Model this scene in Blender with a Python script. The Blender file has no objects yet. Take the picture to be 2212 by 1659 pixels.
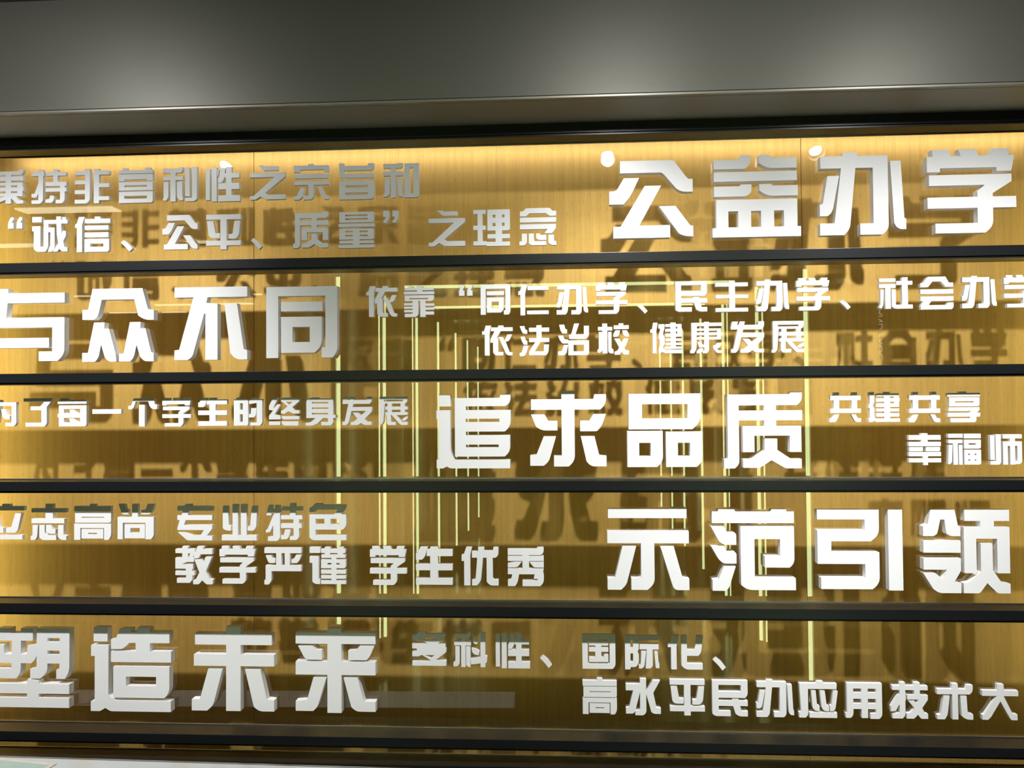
import bpy, bmesh, math, random
from mathutils import Vector, Matrix
from mathutils.geometry import delaunay_2d_cdt

random.seed(7)
SC = bpy.context.scene
COL = SC.collection
EYE = 1.53            # camera height above the floor, metres; heights below are given relative to it

# ------------------------------------------------------------------ camera
cam_data = bpy.data.cameras.new('camera')
cam = bpy.data.objects.new('camera', cam_data)
COL.objects.link(cam)
cam_data.sensor_width = 36.0
cam_data.lens = 1789.0 / 2212.0 * 36.0
cam_data.clip_start = 0.05
cx = Vector((0.99815668, 0.06024384, -0.00734339))
cy = Vector((0.0087183, -0.02259144, 0.99970677))
cz = Vector((0.06006027, -0.99792801, -0.02307502))
M = Matrix.Identity(4)
for i, a in enumerate((cx, cy, cz)):
    for j in range(3):
        M[j][i] = a[j]
M.translation = Vector((0.0, -2.0, EYE))
cam.matrix_world = M
SC.camera = cam

# ------------------------------------------------------------------ view, world
SC.view_settings.view_transform = 'Standard'
SC.view_settings.look = 'None'
SC.view_settings.gamma = 1.0
SC.view_settings.exposure = 0.0
SC.view_settings.use_curve_mapping = False
world = bpy.data.worlds.new('world')
SC.world = world
world.use_nodes = True
bg = world.node_tree.nodes['Background']
bg.inputs[0].default_value = (0.95, 0.97, 0.92, 1)
bg.inputs[1].default_value = 0.02

SPOT_Y, SPOT_Z = -1.05, 0.894
SPOT_POWER = 124.0
SPILL_POWER = 14.0
SPOT_ANGLE, SPOT_AIM = 72.0, -0.32
SPOTS = (-2.72, -1.273, 0.176, 0.933)  # leftmost one is an extra lamp, added out of view
SPOT_COLOR = (1.0, 0.98, 0.98)

# glyph outlines: u,v in thousandths of the character box, *r rounds a corner, - cuts out; LINES: boxes in mm on the glass
GLYPHS = {
 '秉': '32,956 821,956 898,1000 993,1000 993,919*39 927,849 32,849;0,803 993,803 993,678 0,678;463,878 628,878 628,0 463,0;88,625 967,625 967,539 88,539;0,484 1000,484 1000,367 0,367;88,311 967,311 967,218 88,218;818,625 967,625 967,218 818,218;88,639 193,639 193,229 88,229;463,222 318,191 0,111 0,16 196,16 463,118;628,218 791,218 862,97 993,97 993,0 793,0*32 628,166',
 '持': '0,930 355,930 355,810 0,810;195,1000 329,1000 329,77*69 242,0 0,0 0,105 195,105;195,613 256,646 256,422 140,186 0,186 0,291 89,302;412,910 981,910 981,810 412,810;620,1000 747,1000 747,584 620,584;401,631 1000,631 1000,512 401,512;401,453 1000,453 1000,343 401,343;817,512 951,512 951,79*69 872,0 694,0 694,105 817,105;536,237 647,224 647,104*56 577,22 401,22 401,116 503,135',
 '非': '298,1000 442,1000 442,67*90 335,0 0,0 0,111 298,111;0,942 332,942 332,828 0,828;0,670 332,670 332,558 0,558;0,391 332,391 332,278 0,278;555,1000 708,1000 708,0 555,0;684,942 1000,942 1000,828 684,828;684,576 1000,576 1000,463 684,463;684,198 1000,198 1000,85 684,85',
 '营': '0,932 1000,932 1000,840 0,840;116,1000 244,1000 244,932 116,932;775,1000 927,1000 927,912 775,912;0,820 1000,820 1000,629 0,629;-162,672 828,672 828,612 162,612;0,595 1000,595 1000,358 0,358;-162,502 828,502 828,452 162,452;0,318 1000,318 1000,0*72 0,0;-162,201 828,201 828,120 162,120',
 '利': '0,961 466,961 483,1000 587,1000 587,898*65 518,838 0,838;0,730 587,730 587,624 0,624;222,838 374,838 374,0 222,0;19,573 164,573 164,121*59 89,33 0,33 0,84 19,107;415,573 570,573 570,146 587,112 587,33 485,33*39 415,133;653,980 787,980 787,143 653,143;856,1000 1000,1000 1000,51*65 915,0 653,0 653,101 856,101',
 '之': '236,1000 392,1000 418,968 799,968 799,849 392,849*32;0,778 1000,778 1000,666 434,195 517,141 1000,141 1000,0 451,0 295,89 159,0 0,0 0,108 103,108 699,650 0,650',
 '宗': '0,955 1000,955 1000,839 0,839;0,955 179,955 179,776 0,776;863,934 1000,934 1000,776 863,776;417,1000 571,1000 571,934 417,934;31,713 980,713 980,598 31,598;0,516 1000,516 1000,411 0,411;417,411 571,411 571,71*72 491,0 272,0 272,109 417,109;189,331 313,331 232,62*59 144,0 0,0 0,94 77,105;670,353 805,353 895,109 1000,109 1000,0 861,0*59 777,116',
 '旨': '0,1000 142,1000 142,925 826,925 826,985 1000,985 1000,861*59 945,798 142,798 142,702 1000,702 1000,593 50,593*59 0,658;0,511 1000,511 1000,0*99 0,0;-174,388 826,388 826,320 174,320;-174,187 826,187 826,120 174,120',
 '和': '0,978 406,978 423,1000 549,1000 549,904*46 489,859 0,859;0,749 549,749 549,634 0,634;212,859 354,859 354,0 212,0;32,569 178,569 178,93*52 88,25 0,25 0,120 32,140;404,569 523,569 523,135 549,118 549,25 459,25*46 404,87;593,978 1000,978 1000,0*81 593,0;-742,859 845,859 845,122 742,122',
 '“': '0,0 0,535*192 195,1000 396,1000 396,759 296,660 280,508 396,508 396,0;605,0 605,519*192 799,1000 1000,1000 1000,743 900,644 885,508 1000,508 1000,0',
 '诚': '0,1000 268,1000 268,844 0,844;0,734 238,734 238,145 327,145 327,905 683,905 683,1000 815,1000 815,905 1000,905 1000,795 460,795 460,108*93 373,0 131,0*68 49,83 49,588 0,588;460,688 639,688 639,555 460,555;517,644 639,644 639,72*62 556,0 456,0 489,125 517,157;683,905 816,905 834,535 912,126 1000,115 1000,0 870,0*56 770,69 702,471;867,588 956,588 956,449 820,168 721,0 595,0 753,270;855,982 956,982 956,905 855,905',
 '信': '109,1000 273,1000 202,768 202,0 52,0 52,689 0,689 0,782 50,815;275,935 1000,935 1000,816 275,816;560,1000 717,1000 717,909 560,909;275,750 951,750 951,627 275,627;275,554 951,554 951,417 275,417;275,367 969,367 969,0*78 275,0;-437,238 810,238 810,145 437,145',
 '、': '0,797 249,1000 649,710*57 1000,255 731,0 401,403*57',
 '性': '0,949 122,949 122,45 0,45;174,1000 322,1000 322,0 174,0;338,930 387,930 366,763*23 338,721;425,977 576,977 536,653*57 470,555 362,540 362,665 395,735;592,1000 754,1000 754,16 592,16;551,822 976,822 976,683 551,683;362,530 976,530 976,349 362,349;362,177 1000,177 1000,0 362,0',
 '平': '0,1000 1000,1000 1000,859 0,859;410,882 593,882 593,0 410,0;0,255 1000,255 1000,114 0,114;23,815 207,815 268,468 403,468 387,327 133,327*71 71,404;816,815 985,815 944,387*71 843,307 647,307 647,430 759,448',
 '量': '20,1000 979,1000 979,708*58 20,708;-185,925 814,925 814,876 185,876;-185,821 814,821 814,779 185,779;0,672 1000,672 1000,584 0,584;20,535 979,535 979,237*58 20,237;-185,477 401,477 401,428 185,428;-587,477 814,477 814,428 587,428;-185,363 401,363 401,318 185,318;-587,363 814,363 814,318 587,318;401,260 587,260 587,0 401,0;20,201 979,201 979,130 20,130;0,88 1000,88 1000,0 0,0',
 '”': '2,1000 392,1000 392,404*168 218,0 23,0 0,224 141,344 157,504 2,504;610,1000 1000,1000 1000,389*168 826,0 631,0 609,209 749,329 765,504 610,504',
 '理': '0,1000 337,1000 337,885 0,885;117,1000 249,1000 249,22 117,22;0,566 337,566 337,447 0,447;0,138 366,138 366,22 0,22;385,1000 1000,1000 1000,427*58 385,427;-526,858 608,858 608,776 526,776;-785,858 856,858 856,776 785,776;-526,633 608,633 608,544 526,544;-785,633 856,633 856,544 785,544;608,447 785,447 785,42 608,42;385,327 1000,327 1000,209 385,209;366,116 1000,116 1000,0 366,0',
 '念': '19,909 112,926 182,1000 826,1000 898,921 1000,921 1000,787 824,787 714,863 270,863 190,787 19,787;19,747 1000,747 1000,621 19,621;19,566 996,566 986,438 883,320 678,320 767,434 19,434;68,320 204,320 204,59*51 136,0 0,0 0,107 68,119;255,320 392,320 392,150*32 422,108 728,108 728,0 311,0*51 255,58;455,320 551,320 576,276 728,276 728,139 518,139*51 455,187;784,276 936,276 936,108 1000,108 1000,0 849,0*57 784,64',
 '公': '131,1000 752,1000*29 781,989 917,786*24 951,751 1000,751 1000,585 863,585*59 800,634 653,824*24 624,842 131,842;176,778 361,778 246,523*71 170,439 117,439 0,439 0,609 61,609*24 96,633;426,673 625,673 357,161 725,161 725,0 44,0 44,151 132,151;593,407 792,407 965,152 1000,145 1000,10 896,10*71 828,50',
 '益': '22,952 305,952 319,1000 439,1000 439,880*62 369,836 22,836;536,1000 668,1000 673,964 962,964 962,836 631,836*68 536,902;22,800 962,800 962,683 22,683;22,624 317,624 323,645 448,645 448,526*62 370,498 22,498;536,645 677,645 680,624 970,624 970,498 626,498*68 536,565;44,460 962,460 962,122 1000,122 1000,0 0,0 0,111 44,119;-181,318 293,318 293,122 181,122;-439,318 552,318 552,122 439,122;-699,318 810,318 810,122 699,122',
 '办': '14,956 273,956 279,1000 442,1000 449,956 798,956 798,62*65 727,0 468,0 468,136 624,136 624,809 422,809 348,71*59 280,0 0,0 0,145 170,145 254,809 14,809;95,719 232,719 147,279*53 93,234 0,234 0,370 36,384;825,886 948,886 980,194 1000,185 1000,59 900,59*59 862,136',
 '学': '0,918 70,918 57,1000 246,1000 277,918 386,918 355,1000 551,1000 589,918 712,918 740,1000 937,1000 923,918 990,918 951,731 786,731 786,777 148,777 148,731 0,731;21,696 952,696 952,607 738,469 738,429 1000,429 1000,297 738,297 738,74*81 645,0 85,0 85,117 565,117 565,297 0,297 0,429 565,429 565,496 645,563 645,569 21,569',
 '与': '95,1000 264,1000 264,939 1000,939 1000,803 258,803 239,601 1000,601 1000,91*72 912,0 668,0 668,133 842,133 842,464 68,464;0,320 799,320 799,184 0,184',
 '众': '142,1000 840,1000 918,713 1000,700 1000,567 874,567*55 784,626 726,850 271,850 218,618*47 161,576 0,576 0,713 81,713;164,538 312,538 306,452 372,452 467,114 478,0 369,0*47 319,55 264,235 229,56*47 180,0 0,0 0,122 80,122;667,538 817,538 811,452 883,452 966,120 1000,115 1000,0 868,0*47 811,65 761,226 721,50*47 672,0 518,0 518,108 581,108',
 '不': '0,1000 1000,1000 1000,860 457,860 438,783 593,771 593,0 426,0 426,628 409,638 246,40*46 181,0 0,0 0,134 65,143 260,860 0,860;687,770 859,770 952,144 1000,124 1000,0 840,0*77 768,90',
 '同': '0,1000 1000,1000 1000,77*80 933,0 780,0 780,143 832,143 832,868 168,868 168,0 0,0;208,786 790,786 790,654 208,654;208,576 780,576 780,145*113 679,70 208,70;-371,433 613,433 613,221 371,221',
 '依': '120,1000 293,1000 243,711 243,0 86,0 86,700 0,700 0,812 62,812;292,938 528,938 528,1000 695,1000 706,938 1000,938 1000,812 610,812 501,622 347,429 270,429 270,535 407,812 292,812;357,514 528,610 528,118 689,118 689,0 420,0*77 357,105;539,615 681,615 730,490 834,700 980,700 894,508*38 825,466 768,466 891,118 994,98 982,0 822,0*69 765,81',
 '靠': '19,947 987,947 987,863 19,863;142,1000 287,1000 287,925 142,925;435,1000 611,1000 611,806 435,806;0,825 1000,825 1000,734 0,734;19,704 987,704 987,518*85 19,518;-179,613 805,613 805,571 179,571;287,541 475,541 475,67*77 392,0 19,0 19,111 287,111;0,455 334,455 334,379 0,379;0,337 334,337 334,269 0,269;0,232 334,232 334,155 0,155;538,541 714,541 714,0 538,0;686,434 1000,434 1000,358 686,358;686,305 1000,305 1000,232 686,232;686,176 987,176 987,74 686,74',
 '仁': '126,1000 308,1000 225,722 225,0 70,0 70,671 0,671 0,784 59,802;307,951 1000,951 1000,824 307,824;285,151 1000,151 1000,32 285,32',
 '民': '0,1000 1000,1000 1000,591*75 923,518 179,518 179,438 558,438 568,482 744,482 744,438 1000,438 1000,288 784,288 828,144 1000,144 1000,0 766,0*62 654,70 587,288 179,288 179,144 515,144 515,0 76,0*69 0,64;-179,877 811,877 811,685 179,685',
 '主': '0,947 1000,947 1000,824 0,824;425,1000 600,1000 600,921 425,921;12,547 1000,547 1000,434 12,434;425,947 600,947 600,41 425,41;0,119 1000,119 1000,0 0,0',
 '社': '0,969 496,969 496,861 0,861;0,790 496,790 496,670 0,670;181,691 343,691 343,0 181,0;37,611 142,611 114,109*61 69,24 0,24 0,110 37,125;522,883 1000,883 1000,760 522,760;685,1000 858,1000 858,99 685,99;378,611 496,611 496,127 1000,127 1000,0 459,0*67 378,74',
 '会': '0,804 89,817 230,1000 766,1000 871,814 1000,814 1000,687 775,687 617,858 374,858 233,687 0,687;0,613 1000,613 1000,477 0,477;0,396 1000,396 1000,258 327,258 243,132 799,132 824,205 1000,205 1000,52*56 943,0 0,0 0,101 78,258 0,258',
 '法': '7,977 165,977 204,861 261,842 261,729 124,729*40 65,818;32,635 170,635 213,512 261,500 261,374 141,374*40 82,476;140,341 306,341 209,46*40 138,0 0,0 0,105 68,123;320,920 1000,920 1000,788 320,788;569,1000 743,1000 743,477 569,477;320,583 1000,583 1000,454 320,454;544,477 721,477 513,155 817,155 817,374 987,374 973,114*79 886,27 320,27 320,147',
 '治': '42,969 205,969 241,831 297,811 297,690 145,690*38 78,796;5,625 164,625 201,516 331,496 331,375 143,375*38 60,481;191,329 324,329 272,71*31 196,0 0,0 0,119 122,136;526,1000 684,1000 568,658 838,658 838,924 1000,924 1000,599*84 899,515 364,515 364,644 429,662;331,466 1000,466 1000,0*84 331,0;-500,329 838,329 838,123 500,123',
 '校': '18,893 473,893 473,777 18,777;157,1000 314,1000 314,42 157,42;41,731 157,731 157,132*38 74,66 0,66 0,171 41,190;339,731 447,731 447,204 506,166 506,42 391,42*45 339,111;522,938 1000,938 1000,819 522,819;679,1000 828,1000 828,893 679,893;573,777 722,777 695,632*45 631,573 506,573 506,646;789,777 938,777 1000,647 1000,573 880,573*38 818,649;534,519 694,519 894,143 1000,130 1000,0 819,0*30;843,519 984,519 915,311 699,0 540,0 540,98 634,127',
 '健': '95,1000 232,1000 188,738 188,0 70,0 70,672 0,672 0,779 56,790;255,949 446,949 446,812 386,621 446,525 446,315 381,182 472,113 1000,113 1000,0 471,0 368,41 255,0 255,126 287,259 287,462 255,470 255,566 314,775 255,833;472,949 981,949 981,861 472,861;472,800 1000,800 1000,705 472,705;472,640 981,640 981,539 472,539;472,483 981,483 981,399 472,399;472,342 981,342 981,266 472,266;446,216 1000,216 1000,140 446,140;635,1000 797,1000 797,140 635,140;854,949 981,949 981,539 854,539',
 '康': '40,971 444,971 444,1000 596,1000 605,971 1000,971 1000,868 214,868 183,109*69 112,0 0,0 0,102 40,117;211,787 971,787 971,718 211,718;190,659 1000,659 1000,579 190,579;211,511 971,511 971,432 211,432;849,787 971,787 971,432 849,432;442,868 587,868 587,105 442,105;442,229 587,229 587,74*56 523,0 386,0 396,82 442,91;223,352 339,352 398,264 465,264 449,184 282,184;297,146 418,146 377,39 310,0 203,0 213,78;723,242 799,256 861,323 982,323 950,208*31 889,158 723,158;707,146 843,146 888,85 994,85 987,0 841,0*50',
 '发': '43,1000 212,1000 190,888 246,888 285,1000 424,1000 394,888 832,888 832,1000 1000,1000 1000,825*66 920,746 11,746 0,792;203,746 369,746 206,63*48 135,0 2,0 2,117 76,117;283,638 1000,638 1000,496 283,496;830,517 998,517 974,439 577,27*30 518,0 283,0 283,108 390,122;344,441 539,441 833,117 992,117 982,0 750,0*30 635,73',
 '展': '39,1000 1000,1000 1000,813*63 927,756 216,756 161,89*63 84,0 0,0 0,91 39,106;-188,887 853,887 853,829 188,829;238,650 1000,650 1000,536 238,536;238,451 1000,451 1000,349 238,349;310,756 462,756 462,361 310,361;764,756 909,756 909,349 764,349;284,361 427,361 427,111 599,111 599,0 311,0*57 284,72;447,361 619,361 812,111 1000,111 1000,0 765,0*57;859,240 1000,318 1000,217 893,142 797,158',
 '为': '334,911 1000,911 1000,72*62 911,0 605,0 605,131 834,131 834,771 334,771;446,651 612,651 687,416 762,397 762,264 578,264*52 503,361;296,1000 443,1000 339,134 192,0 6,0 6,136 135,154;0,1000 148,1000 185,953 74,927',
 '了': '0,1000 1000,1000 905,856 789,690 789,76*70 705,0 74,0 63,135 608,135 608,576 238,576 238,714 565,714 708,878 0,878',
 '每': '89,1000 369,1000 369,937 1000,937 1000,798 0,798 0,870 62,894;40,745 1000,745 1000,0*82 40,0;0,445 1000,445 1000,324 0,324;-215,616 784,616 784,477 215,477;-215,303 784,303 784,142 215,142;406,588 563,588 658,477 442,477;390,282 554,282 705,142 443,142',
 '一': '0,1000 1000,1000 1000,0 0,0',
 '个': '182,1000 887,1000 922,787 1000,744 1000,614 835,614*60 747,717 694,890 253,890 183,668*50 113,614 0,614 0,733 95,747;371,773 572,773 572,0 371,0',
 '生': '118,1000 325,1000 297,936 255,754*60 172,667 0,667 0,828 49,839;391,1000 604,1000 604,32 391,32;297,937 1000,937 1000,763 297,763;0,546 1000,546 1000,385 0,385;0,166 1000,166 1000,0 0,0',
 '的': '0,946 503,946 503,0*68 0,0;-213,801 312,801 312,574 213,574;-213,405 312,405 312,135 213,135;89,1000 255,1000 255,892 89,892;631,1000 797,1000 822,946 1000,946 1000,76*68 920,0 574,0 574,109 804,109 804,808 602,781 549,763 531,871;609,627 797,627 779,383*51 708,289 524,289 524,410 595,421',
 '终': '141,1000 302,1000 168,703 134,603 285,762 395,762 184,407 374,362 374,223 0,223 0,354 134,539 0,569 0,704;0,152 374,152 374,25 0,25;502,1000 669,1000 669,976 1000,976 1000,864 769,652 852,549 1000,549 1000,426 802,426 652,510 518,426 402,426 402,537 468,554 619,689 469,822 402,869 402,958;-562,845 786,845 669,742;428,340 1000,340 1000,223 501,223*58 418,280;418,152 985,152 975,0 501,0*58 428,66',
 '身': '239,1000 442,1000 442,958 923,958 923,372 1000,372 1000,264 923,264 923,72*59 846,0 525,0 525,127 753,127 753,252 593,271 389,57 237,0 0,0 0,96 153,113 339,264 23,264 23,866 86,955;-211,837 763,837 763,784 211,784;-211,640 763,640 763,590 211,590;-211,443 753,443 753,393 211,393',
 '追': '32,1000 187,1000 195,840 32,840;0,789 187,789 187,206*78 250,117 989,117 989,0 184,0*26 136,26 86,0 0,0 0,119 32,124 32,671 0,671;248,953 851,953 865,1000 1000,1000 1000,885*65 928,840 396,840 396,789 1000,789 1000,566*78 919,497 396,497 396,449 989,449 989,222*72 917,159 248,159;-396,671 849,671 849,627 396,627;-396,321 837,321 837,285 396,285',
 '求': '15,894 416,894 416,1000 587,1000 587,894 834,894 848,957 1000,957 1000,816*77 921,752 587,752 587,73*77 505,0 313,0 313,143 416,143 416,752 15,752;14,693 189,693 242,606 362,606 362,478 155,478*58 80,528;832,693 998,693 938,524*58 874,465 659,465 659,606 781,606;180,400 342,400 247,68*51 177,10 0,10 0,149 83,158;666,400 846,400 906,148 1000,139 1000,0 795,0*58 739,66',
 '品': '21,1000 981,1000 981,610*99 870,513 21,513;-202,856 809,856 809,661 202,661;0,492 475,492 475,76*79 397,0 0,0;-159,329 313,329 313,148 159,148;516,480 1000,480 1000,68*79 921,0 516,0;-675,329 837,329 837,148 675,148',
 '质': '51,969 840,969 862,1000 1000,1000 1000,880*58 936,826 669,826 669,757 1000,757 1000,628 669,628 669,553 986,553 986,213 841,213 841,427 390,427 390,213 244,213 244,553 519,553 519,628 194,628 194,48*58 134,0 0,0 0,124 51,130;-194,826 519,826 519,757 194,757;519,388 680,388 680,241 850,124 986,124 986,0 783,0*26 605,106 453,8*26 244,8 244,124 357,124*26 519,235',
 '共': '28,883 1000,883 1000,737 28,737;139,1000 309,1000 309,306 139,306;720,1000 884,1000 884,306 720,306;28,449 1000,449 1000,306 28,306;152,254 306,254 232,68*65 169,0 0,0 0,118 85,134;692,254 837,254 897,135 1000,122 1000,0 818,0*65',
 '建': '17,1000 182,1000 182,658 129,546 182,449 182,160*39 230,114 1000,114 1000,0 244,0 167,32 119,0 0,0 0,113 41,129 41,450 0,460 0,572 41,585 41,867 17,884;259,948 979,948 979,853 259,853;245,792 1000,792 1000,674 245,674;245,622 979,622 979,496 245,496;245,446 979,446 979,346 245,346;245,292 979,292 979,173 245,173;501,1000 687,1000 687,114 501,114;820,948 979,948 979,496 820,496',
 '享': '0,953 1000,953 1000,837 0,837;368,1000 581,1000 581,916 368,916;53,812 979,812 979,518*63 53,518;-230,681 796,681 796,640 230,640;34,487 979,487 979,396 886,310 998,310 986,179 876,179 876,38*44 821,0 91,0 73,130 692,130 692,179 0,179 0,310 651,310 734,360 34,360',
 '幸': '0,942 1000,942 1000,794 0,794;391,1000 590,1000 590,691 391,691;0,730 1000,730 1000,594 0,594;14,569 442,569 442,433*51 14,433;535,569 977,569 977,433*51 535,433;0,412 1000,412 1000,279 0,279;442,297 590,297 590,0 442,0;0,215 1000,215 1000,85 0,85',
 '福': '18,1000 454,1000 454,870 18,870;18,811 443,811 443,691 18,691;161,714 303,714 303,0 161,0;26,645 143,645 118,74*31 58,18 0,18;330,645 443,645 443,0 330,0;491,1000 1000,1000 1000,852 491,852;491,811 1000,811 1000,515*69 491,515;-629,691 857,691 857,645 629,645;491,484 1000,484 1000,0*69 491,0;-610,359 665,359 665,309 610,309;-810,359 857,359 857,309 810,309;-610,172 665,172 665,122 610,122;-810,172 857,172 857,122 810,122',
 '师': '0,972 143,972 143,155 0,155;173,1000 340,1000 340,58*59 274,0 0,0 0,115 173,115;401,1000 1000,1000 1000,861 401,861;624,899 784,899 784,0 624,0;401,766 1000,766 1000,613 401,613;401,766 553,766 553,0 401,0;850,739 1000,739 1000,72*65 923,16 784,16 784,105 850,117',
 '立': '0,937 1000,937 1000,815 0,815;379,1000 601,1000 601,895 379,895;0,122 954,122 954,0 0,0;751,739 921,739 819,256*53 749,187 498,187 498,327 634,341;61,681 233,681 306,329 412,329 412,187 236,187*53',
 '志': '22,877 1000,877 1000,766 22,766;411,1000 622,1000 622,535 411,535;22,590 942,590 942,465 22,465;50,413 204,413 178,60*58 113,0 0,0 0,107 50,130;239,413 394,413 394,186*40 451,131 716,131 716,0 311,0*74 239,80;428,413 576,413 611,301 696,301 696,173 521,173*58 428,228;766,413 921,413 921,137 1000,118 1000,0 860,0*58 766,81',
 '高': '0,938 1000,938 1000,791 0,791;425,1000 581,1000 581,910 425,910;24,769 1000,769 1000,478*66 24,478;-200,642 812,642 812,613 200,613;0,451 1000,451 1000,85*84 929,0 812,0 812,329 170,329 170,0 0,0;200,303 790,303 790,36 200,36;-382,196 623,196 623,157 382,157',
 '尚': '25,1000 190,1000 232,853 301,830 301,705 122,705*52;397,1000 554,1000 554,568 397,568;822,1000 1000,1000 938,768*52 864,705 644,705 644,824 762,844;0,631 988,631 988,85*73 907,0 762,0 762,468 142,468 142,0 0,0;193,426 747,426 747,27 193,27;-349,320 605,320 605,184 349,184',
 '专': '0,946 208,946 231,1000 407,1000 387,946 1000,946 1000,817 328,817 294,693 989,693 975,561 237,561 186,426 984,426 984,321 834,136 984,114 984,0 281,0*41 16,225 209,225 437,135 649,135 749,284 0,284 0,338 67,561 0,561 0,693 123,693 151,817 0,817',
 '业': '29,951 175,951 198,433 260,405 260,272 119,272*60 29,335;303,1000 458,1000 458,114 303,114;537,1000 698,1000 698,114 537,114;848,951 1000,951 966,351*68 887,272 726,272 735,392 797,411;0,147 980,147 980,0 0,0',
 '特': '75,953 186,953 172,848 414,848 414,736 158,736 145,684 11,684;250,953 387,953 387,59*67 297,0 55,0 55,112 200,125 200,418 117,245 0,218 0,298 47,325 200,685 250,739;444,912 1000,912 1000,811 444,811;661,1000 815,1000 815,576 661,576;414,684 1000,684 1000,576 414,576;759,592 911,592 911,462 759,462;414,462 980,462 980,345 414,345;759,366 911,366 911,87*54 836,28 661,28 661,124 759,124;527,307 684,307 629,100*54 565,47 414,47 414,148 485,148',
 '色': '163,1000 360,1000 341,963 992,963 984,857 860,704 669,704 760,830 217,830 135,767 0,767 0,884 53,903;0,704 1000,704 1000,381*75 914,290 167,290 167,136 1000,136 1000,0 79,0*75 0,80;-167,582 408,582 408,435 167,435;-573,582 819,582 819,435 573,435',
 '教': '183,1000 336,1000 336,699 183,699;0,932 514,932 514,821 0,821;397,843 550,843 470,723 498,705 498,588 318,588 170,532 0,532 0,615 170,703 371,723;0,699 250,699 250,588 0,588;0,532 475,532 475,411 0,411;278,430 452,471 452,112*64 385,37 42,37 42,161 257,161 291,204;0,350 514,350 514,239 0,239;585,1000 764,1000 732,932 982,932 982,793 665,793 625,697 498,678 498,790 531,822;505,660 679,660 746,565 807,727 973,727 813,340 920,142 1000,123 992,0 827,0*31 712,106 626,0*31 475,0 475,113 546,132 639,312',
 '严': '0,1000 990,1000 990,855 0,855;318,877 458,877 458,494 318,494;547,877 682,877 682,494 547,494;34,791 183,791 223,712 285,690 285,586 115,586*53;852,810 1000,810 932,646*47 870,586 730,586 730,687 790,709;34,524 990,524 990,365 192,365 192,96*66 115,0 0,0 0,123 34,137',
 '谨': '0,1000 290,1000 290,845 0,845;0,749 250,749 250,137 290,123 290,0 146,0*68 77,68 77,576 0,576;318,950 987,950 987,845 318,845;417,1000 570,1000 570,749 417,749;772,1000 930,1000 930,749 772,749;328,803 987,803 987,712 328,712;318,671 1000,671 1000,431*65 318,431;-494,576 605,576 605,521 494,521;-741,576 833,576 833,521 741,521;605,803 741,803 741,0 605,0;318,384 1000,384 1000,281 318,281;318,240 1000,240 1000,147 318,147;318,98 1000,98 1000,0 318,0',
 '优': '125,1000 281,1000 231,788 231,0 66,0 66,642 0,642 0,800 61,814;280,894 451,894 451,1000 612,1000 612,909 847,909 869,1000 1000,1000 1000,791*60 922,729 844,729 844,184*27 877,153 1000,153 1000,0 753,0*96 679,104 679,729 581,729 522,116*82 412,0 280,0 280,141 377,160 425,729 280,729',
 '秀': '0,960 794,960 831,1000 1000,1000 1000,860*62 918,804 0,804;0,783 1000,783 1000,649 0,649;408,804 590,804 590,431 408,431;392,632 273,495*28 189,483 0,483 0,590 204,632;596,632 1000,632 1000,483 734,483*42;0,458 999,458 979,350 1000,304 1000,97*85 898,0 408,0 408,149 835,149 829,190 718,190 747,306 314,306 270,93*56 199,0 0,0 0,156 89,183 126,306 0,306',
 '示': '11,1000 975,1000 975,884 11,884;0,721 1000,721 1000,574 577,574 577,78*67 490,0 291,0 291,144 392,144*18 413,160 413,574 0,574;186,539 355,539 232,64*49 166,0 0,0 0,144 91,144;649,539 814,539 918,151 1000,139 1000,0 813,0*55',
 '范': '14,971 86,971 91,1000 278,1000 297,971 709,971 727,1000 894,1000 903,971 987,971 987,830 14,830;0,790 154,790 196,710 286,710 302,690 302,563 152,563*36 95,607;0,546 157,546 193,477 283,477 302,454 302,333 143,333*36 89,388;149,300 292,300 208,35*24 168,0 14,0 14,134 86,143;353,790 987,790 987,339*60 929,287 637,287 637,427 820,427 820,634 517,634 517,158 1000,158 1000,12 425,12*66 353,72',
 '引': '0,1000 726,1000 726,686*78 627,607 163,607 163,470 726,470 726,84*78 640,13 37,13 37,155 560,155 560,325 0,325 0,745 560,745 560,878 0,878;834,1000 1000,1000 1000,0 834,0',
 '领': '97,1000 375,1000 410,813 437,801 437,683 308,683*48 275,720 256,882 208,882 170,708*24 125,683 7,683 7,800 61,824;7,629 437,629 437,484 7,484;7,417 437,417 437,270 359,134 437,121 437,0 179,0*48 113,50 0,240 139,240 226,171 275,280 7,280;486,1000 1000,1000 1000,866 824,866 824,791 1000,791 1000,240 857,240 857,653 617,653 617,240 476,240 476,791 667,791 667,866 486,866;667,598 803,598 803,278 899,129 1000,115 1000,0 852,0*30 736,122 649,0*24 465,0 465,118 535,133 667,260',
 '塑': '0,940 515,940 515,843 0,843;50,1000 218,1000 218,940 23,940;355,1000 515,1000 515,940 355,940;0,790 132,790 132,669 233,669 233,856 355,856 355,669 434,669 446,783 567,795 567,629*51 494,558 355,558 355,436*57 295,365 0,365 0,488 233,488 233,558 0,558;567,1000 1000,1000 1000,457*63 941,365 828,365 828,480 869,491 869,558 709,558 709,447*63 609,365 482,365 482,489 567,502;-709,880 869,880 869,831 709,831;-709,721 869,721 869,669 709,669;0,298 436,298 449,359 596,338 600,298 1000,298 1000,175 597,175 597,122 1000,122 1000,0 0,0 0,122 444,122 444,175 0,175',
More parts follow.
